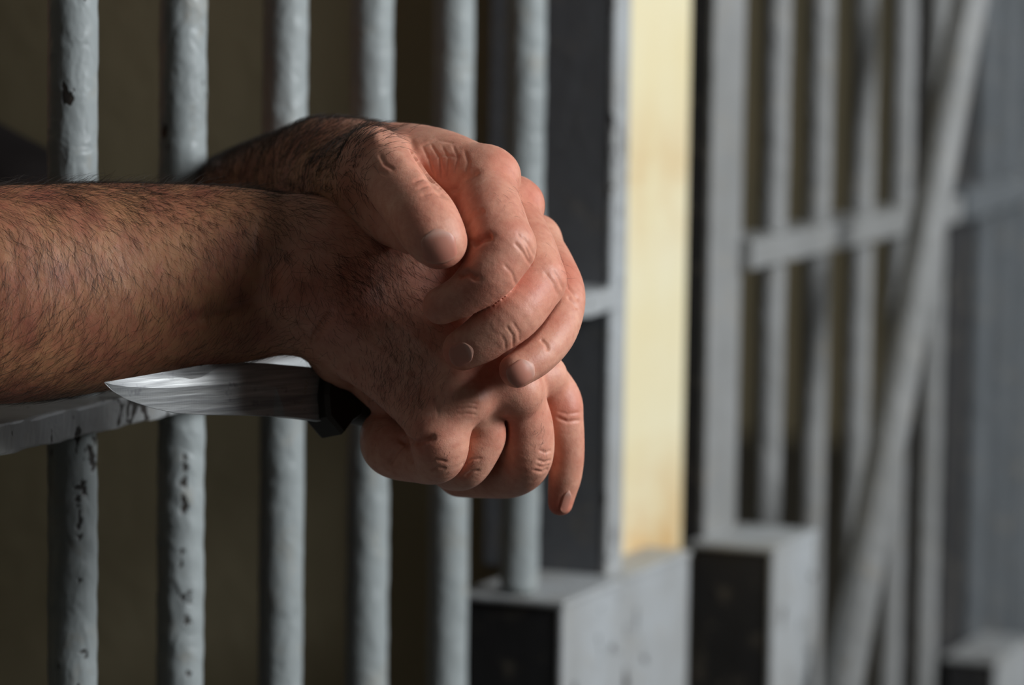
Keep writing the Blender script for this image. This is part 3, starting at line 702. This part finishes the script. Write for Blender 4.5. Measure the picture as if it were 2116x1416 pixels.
def nail(g, F, base, tip, half, zhint, label, sink=.0, side=(0, 0)):
    """base, tip: pixels of the middle of the cuticle and of the free edge; half: half width in pixels"""
    n1, n2 = 22, 26; b = np.array(base, float); t = np.array(tip, float); ax = t-b; L = np.hypot(*ax); ax /= L; pr = np.array([-ax[1], ax[0]])
    P = []; uv = []
    for j in range(n2+1):
        vv = j/n2
        for i in range(n1+1):
            uu = -1+2*i/n1
            w = half*math.sqrt(1-.72*max(0, (.38-vv)/.38)**2)*(1-max(0, (vv-.85)/.15)**2*.12)
            bow = (uu*uu)*L*(.13*(1-vv)-.16*vv)
            p = b+ax*(vv*L+bow)+pr*uu*w; P.append((p[0], p[1])); uv.append(((uu+1)/2, vv))
    P = np.array(P); z = np.full(len(P), float(zhint)-22)
    for it in range(60):                                # march along the sight line until the skin is met
        q = np.stack([(P[:, 0]-CX)/FPX*z, (P[:, 1]-CY)/FPX*z, z], 1); d = sample(g, F, q); z = z+np.clip(d-.28, -1, 2)*.7
    q = np.stack([(P[:, 0]-CX)/FPX*z, (P[:, 1]-CY)/FPX*z, z], 1); N = normals(g, F, q)
    eu = np.abs(np.array(uv)[:, 0]*2-1); ev = np.array(uv)[:, 1]
    lift = .12-.5*np.clip((eu-.86)/.14, 0, 1)-.5*np.clip((.1-ev)/.1, 0, 1)+.15*np.clip((ev-.85)/.15, 0, 1)
    top = q+N*lift[:, None]; bot = q-N*.5
    m = len(q); Q = []
    for j in range(n2):
        for i in range(n1):
            a = j*(n1+1)+i; Q.append((a, a+1, a+n1+2, a+n1+1)); Q.append((a+m, a+n1+1+m, a+n1+2+m, a+1+m))
    ring = [i for i in range(n1+1)]+[(j+1)*(n1+1)-1 for j in range(1, n2+1)]+[n2*(n1+1)+i for i in range(n1-1, -1, -1)]+[j*(n1+1) for j in range(n2-1, 0, -1)]
    for a, b_ in zip(ring, ring[1:]+ring[:1]): Q.append((b_, a, a+m, b_+m))
    me = np_mesh('fingernail', cam_to_world(np.vstack([top, bot])), np.array(Q))
    uvl = me.uv_layers.new(name='UVMap'); li = np.empty(len(me.loops), np.int32); me.loops.foreach_get('vertex_index', li)
    uvl.data.foreach_set('uv', np.array(uv+uv, np.float32)[li].ravel())
    o = new_obj('fingernail', me, nm.m, person, True); o['label'] = label
    import bmesh as bm_; b2 = bm_.new(); b2.from_mesh(me); bm_.ops.recalc_face_normals(b2, faces=b2.faces); b2.to_mesh(me); b2.free()
nail(gL, FL, (901, 471), (913, 545), 38, 1395, 'broad thumbnail')
nail(gL, FL, (1104, 752), (1052, 788), 27, 1402, 'pale ring fingernail')
nail(gL, FL, (978, 722), (930, 742), 24, 1404, 'middle fingernail')

nail(gR, FR, (1177, 1014), (1163, 1060), 9, 1460, 'index fingernail seen edge-on')

# ---- arm hair
def hairs(V, N, W_, count, length, angle, rad=.045, seed=0, lift=.8, curl=.25, kap=1/38):
    r = np.random.default_rng(seed); W_ = np.clip(W_, 0, None); idx = r.choice(len(V), count, p=W_/W_.sum())
    P = V[idx]+r.normal(0, .45, (count, 3)); n = N[idx]; P -= n*(np.einsum('ij,ij->i', P-V[idx], n)+.15)[:, None]
    px, py = px_of(P); th = np.radians(angle(px, py)+r.normal(0, 20, count)); L = length(px, py)*r.uniform(.5, 1.25, count)
    d = np.stack([np.cos(th), np.sin(th), r.normal(0, .25, count)], 1); d -= n*np.einsum('ij,ij->i', d, n)[:, None]; d /= np.maximum(np.linalg.norm(d, axis=1), .2)[:, None]
    sd = np.cross(n, d); cu = r.normal(0, curl, count); lf = lift*r.uniform(.35, 1.6, count); seg = 6; rings = []
    for k in range(seg):
        t = k/(seg-1); s_ = (t*L)[:, None]
        p = P+d*s_+sd*((cu*t*t*L)[:, None])+n*(lf*np.sin(t*1.9)+.05)[:, None]-n*(s_*s_*kap*.5*.8)
        rings.append(p)
    rr = rad*np.array([1, 1, .9, .75, .5, .12]); vs = []
    for k in range(seg):
        a = rings[min(k+1, seg-1)]-rings[max(k-1, 0)]; a /= np.linalg.norm(a, axis=1)[:, None]; u = np.cross(a, n); u /= np.maximum(np.linalg.norm(u, axis=1), 1e-3)[:, None]; w = np.cross(a, u)
        for q in range(3): ang = 2*np.pi*q/3; vs.append(rings[k]+(u*np.cos(ang)+w*np.sin(ang))*rr[k])
    VV = np.stack(vs, 1).reshape(-1, 3); base = np.arange(count)[:, None]*(3*seg); Q = []
    for k in range(seg-1):
        for q in range(3): Q.append(base+np.array([k*3+q, k*3+(q+1) % 3, (k+1)*3+(q+1) % 3, (k+1)*3+q]))
    return VV, np.concatenate(Q)
HV, HQ = [], []; tot = 0
def push(r):
    global tot
    HV.append(r[0]); HQ.append(r[1]+tot); tot += len(r[0])
pr_, qr_ = pxR, pyR
def ang_fore(x, y):
    f = np.clip((y-400)/340, 0, 1); return 25+f*118+8*np.sin(x/70)
patch = .55+.45*np.sin(pr_/41+1.3*np.sin(qr_/57))*np.sin(qr_/37+pr_/91)
wf = (1-sstep(600, 700, pr_))*(.35+.65*patch)*np.where(NR[:, 2] < .3, 1, .3)*(1+1.6*np.exp(-((qr_-400)/45)**2)+.9*np.exp(-((pr_-480)**2+(qr_-440)**2)/90**2))*(1-.55*np.exp(-((pr_-560)**2/60**2+(qr_-600)**2/70**2)))
push(hairs(VR, NR, wf, 11500, lambda x, y: 9+3*np.sin(x/90), ang_fore, .04, 1, 1.0, .24, 1/34))
push(hairs(VR, NR, (NR[:, 1] < -.75)*(1-sstep(420, 620, pr_)), 1500, lambda x, y: 9+0*x, lambda x, y: -12+0*x, .045, 11, 2.6, .4, 0))
wh = np.exp(-(((pr_-760)/95)**2+((qr_-560)/75)**2))*1.2+np.exp(-(((pr_-830)/60)**2+((qr_-720)/90)**2))+.8*np.exp(-(((pr_-860)/25)**2+((qr_-800)/35)**2))+.35*np.exp(-(((pr_-700)/60)**2+((qr_-650)/50)**2))
push(hairs(VR, NR, wh*(NR[:, 2] < .1), 2600, lambda x, y: 4.2+0*x+2*(y < 620), lambda x, y: 55+45*np.clip((y-600)/200, 0, 1)+10*np.sin(x/30), .036, 2, .5, .3))
wk = sum(a*np.exp(-(((pr_-x)/r1)**2+((qr_-y)/r2)**2)) for x, y, r1, r2, a in ((920,950,14,22,1), (985,910,14,26,1), (975,960,12,16,.8), (1118,890,12,40,1), (1126,940,12,22,.6)))
push(hairs(VR, NR, wk*(NR[:, 2] < 0), 170, lambda x, y: 3.6+0*x, lambda x, y: 115+0*x, .036, 3, .4, .3))
pl_, ql_ = pxL, pyL
wl = (1-sstep(690, 790, pl_))*np.where(ql_ < 400, 1.5, .6)*np.where(VL[:, 2] < 1700, 1, .15)+1.0*np.exp(-(((pl_-740)/60)**2+((ql_-270)/40)**2))
push(hairs(VL, NL, wl, 13000, lambda x, y: 7+0*x, lambda x, y: -12+0*x, .065, 4, 1.0, .25))
wk = sum(a*np.exp(-(((pl_-x)/r1)**2+((ql_-y)/r2)**2)) for x, y, r1, r2, a in ((1050,395,16,22,1), (1072,425,14,20,.7), (1145,530,12,22,.9), (1160,560,8,18,.8)))
push(hairs(VL, NL, wk*(NL[:, 2] < .3), 90, lambda x, y: 4.2+0*x, lambda x, y: 70+0*x, .032, 5, .5, .3))
HVa = np.vstack(HV); HQa = np.vstack(HQ)
ah = new_obj('arm_hair', np_mesh('arm_hair', cam_to_world(HVa), HQa), M['hair'], person); ah['kind'] = 'stuff'; ah['label'] = 'fine dark hair on forearms, hands and knuckles'

# ------------------------------------------------------------------ the knife
KA = math.radians(37); kn_n = np.array([math.sin(KA), -.13, -math.cos(KA)]); kn_n /= np.linalg.norm(kn_n)
kp0 = U(650, 812, 1473)
def KP(px, py, o=0.):                                   # a point of the knife's own plane, o mm proud of it
    r = ray(px, py); t = kp0.dot(kn_n)/r.dot(kn_n); return r*t+kn_n*o
knife = empty('knife', tuple(cam_to_world(KP(650, 812)[None])[0]))
tag(knife, 'clip-point knife with worn steel blade and dark handle, gripped under the near wrist', 'knife')
def kput(name, V, Q, mat, parent, label=None):
    me = bpy.data.meshes.new(name); me.from_pydata([tuple(x) for x in cam_to_world(np.array(V))], [], Q)
    import bmesh as bm_; b2 = bm_.new(); b2.from_mesh(me); bm_.ops.recalc_face_normals(b2, faces=b2.faces); b2.to_mesh(me); b2.free()
    o = new_obj(name, me, mat); setw(o, knife)
    if parent is not knife: bpy.context.view_layer.update(); o.parent = parent; o.matrix_parent_inverse = Matrix.Identity(4)
    if label: o['label'] = label
    return o
st = NT('worn_steel'); sv = st.coords(); st.b.inputs['Metallic'].default_value = .35
tcs = st.n('ShaderNodeTexCoord'); mps = st.n('ShaderNodeMapping'); mps.inputs['Scale'].default_value = (14, 14, 260); mps.inputs['Rotation'].default_value = (0, 0, 0); st.l(tcs.outputs['Object'], mps.inputs[0])
br1 = st.noise(mps.outputs[0], 2.2, 3, .6); col = st.mix(st.ramp(br1, [(.3, 0), (.7, 1)]), srgb(196, 197, 196), srgb(140, 141, 143))
col = st.mix(st.ramp(st.noise(sv, 120, 3, .6), [(.62, 0), (.72, .7)]), col, srgb(84, 84, 92)); st.l(col, st.b.inputs['Base Color'])
st.l(st.ramp(br1, [(.3, .34), (.7, .5)]), st.b.inputs['Roughness']); st.bump(br1, .25, .0006)
top = [(215,790),(240,786),(300,776),(345,768),(400,757),(440,751),(480,750),(540,752),(600,757),(665,763)]
bot = [(215,791),(232,808),(262,826),(310,843),(360,854),(420,858),(500,859),(560,861),(610,865),(665,872)]
tx = [p[0] for p in top]; ty = [p[1] for p in top]; bx_ = [p[0] for p in bot]; by_ = [p[1] for p in bot]
V = []; n_ = 90
for x in np.linspace(215.5, 664, n_):
    a = np.interp(x, tx, ty); b = np.interp(x, bx_, by_); h = b-a
    full = 1-math.exp(-(x-212)/38); th = 1.9*full
    rc_ = min(1, max(0, (x-560)/26)); rc_ = rc_*rc_*(3-2*rc_)
    swage = 1.0 if 330 < x < 455 else 0.
    sw = swage*min(1, (x-330)/60)*min(1, (455-x)/45)
    rows = [(a, th*(1-.75*sw)), (a+1.5, th*(1-.55*sw)), (a+h*.06+20*sw, th), (a+h*(.42+.46*rc_), th), (b-1, .18*full+th*.8*rc_), (b, .05+th*.8*rc_)]
    for y, t in rows: V.append(KP(x, y, t))
    for y, t in rows[::-1]: V.append(KP(x, y, -t))
m = 12; Q = [(i*m+j, i*m+(j+1) % m, (i+1)*m+(j+1) % m, (i+1)*m+j) for i in range(n_-1) for j in range(m)]+[tuple(range(m)), tuple((n_-1)*m+j for j in range(m))]
blade = kput('blade', V, Q, st.m, knife, 'worn grey steel clip-point blade')
# worn stamped lettering, a vertical row of small strokes by the guard
V = []; Q = []; r_ = random.Random(5)
for k in range(11):
    if k in (3,): continue
    x0, y0_ = 612+1.55*k, 836-5.2*k
    for q in range(3):
        dx, dy = r_.uniform(-1, 6), r_.uniform(-2, 1.5); w_, h_ = r_.choice(((3.2, .9), (1, 3.0), (2.2, 1.0)))
        b0 = len(V)
        for (ux, uy) in ((0, 0), (w_, 0), (w_, h_), (0, h_)): V.append(KP(x0+dx+ux, y0_+dy+uy, 1.93))
        for (ux, uy) in ((0, 0), (w_, 0), (w_, h_), (0, h_)): V.append(KP(x0+dx+ux, y0_+dy+uy, 1.6))
        Q += [(b0, b0+1, b0+2, b0+3), (b0+4, b0+7, b0+6, b0+5), (b0, b0+4, b0+5, b0+1), (b0+1, b0+5, b0+6, b0+2), (b0+2, b0+6, b0+7, b0+3), (b0+3, b0+7, b0+4, b0)]
eng = NT('stamped_marks'); eng.b.inputs['Base Color'].default_value = srgb(150, 140, 120); eng.b.inputs['Roughness'].default_value = .5
lt = kput('stamped_lettering', V, Q, eng.m, knife, 'tiny worn illegible stamped lettering')
gd = NT('dark_iron'); gd.b.inputs['Base Color'].default_value = srgb(46, 38, 32); gd.b.inputs['Metallic'].default_value = .6; gd.b.inputs['Roughness'].default_value = .5
go = [(656,766),(674,761),(702,764),(722,790),(728,830),(726,862),(706,876),(686,902),(668,882),(654,866),(650,820)]
V = [KP(x, y, o) for o in (6.5, -6.5) for x, y in go]; m = len(go)
cfr = [KP(688+(x-688)*.86, 828+(y-828)*.93, o) for o in (8.5, -8.5) for x, y in go]; V += cfr
Q = [(i, (i+1) % m, m+(i+1) % m, m+i) for i in range(m)]+[(i, (i+1) % m, 2*m+(i+1) % m, 2*m+i) for i in range(m)]+[(m+i, m+(i+1) % m, 3*m+(i+1) % m, 3*m+i) for i in range(m)]+[tuple(range(2*m, 3*m)), tuple(range(3*m, 4*m))]
kput('guard', V, Q, gd.m, knife, 'dark pointed guard')
wd = NT('dark_handle'); wv = wd.coords((1, 1, 1)); wd.l(wd.mix(wd.noise(wv, 90, 4), srgb(34, 24, 18), srgb(52, 36, 26)), wd.b.inputs['Base Color']); wd.b.inputs['Roughness'].default_value = .55
V = []; rows = [(700,822,46,7.5),(720,824,50,9),(760,830,52,10),(820,838,50,10),(880,846,47,9.5),(915,852,50,10),(925,854,40,8)]; na = 20
for x, y, hh, tt in rows:
    for i in range(na): a = 2*math.pi*i/na; V.append(KP(x, y+hh*math.sin(a), tt*math.cos(a)))
Q = [(i*na+j, i*na+(j+1) % na, (i+1)*na+(j+1) % na, (i+1)*na+j) for i in range(len(rows)-1) for j in range(na)]+[tuple(range(na)), tuple((len(rows)-1)*na+j for j in range(na))]
ho = kput('handle', V, Q, wd.m, knife, 'dark brown handle'); ho.data.polygons.foreach_set('use_smooth', [True]*len(ho.data.polygons))
V = []; na = 12
for o, r1 in ((8.2, 3.4), (9.4, 3.0), (9.8, 1.6)):
    for i in range(na): a = 2*math.pi*i/na; V.append(KP(692+r1*math.cos(a), 777+r1*math.sin(a), o))
Q = [(i*na+j, i*na+(j+1) % na, (i+1)*na+(j+1) % na, (i+1)*na+j) for i in range(2) for j in range(na)]+[tuple(range(na)), tuple(2*na+j for j in range(na))]
cu = NT('copper'); cu.b.inputs['Base Color'].default_value = srgb(220, 150, 110); cu.b.inputs['Metallic'].default_value = 1; cu.b.inputs['Roughness'].default_value = .3
kput('rivet', V, Q, cu.m, knife, 'small copper rivet')
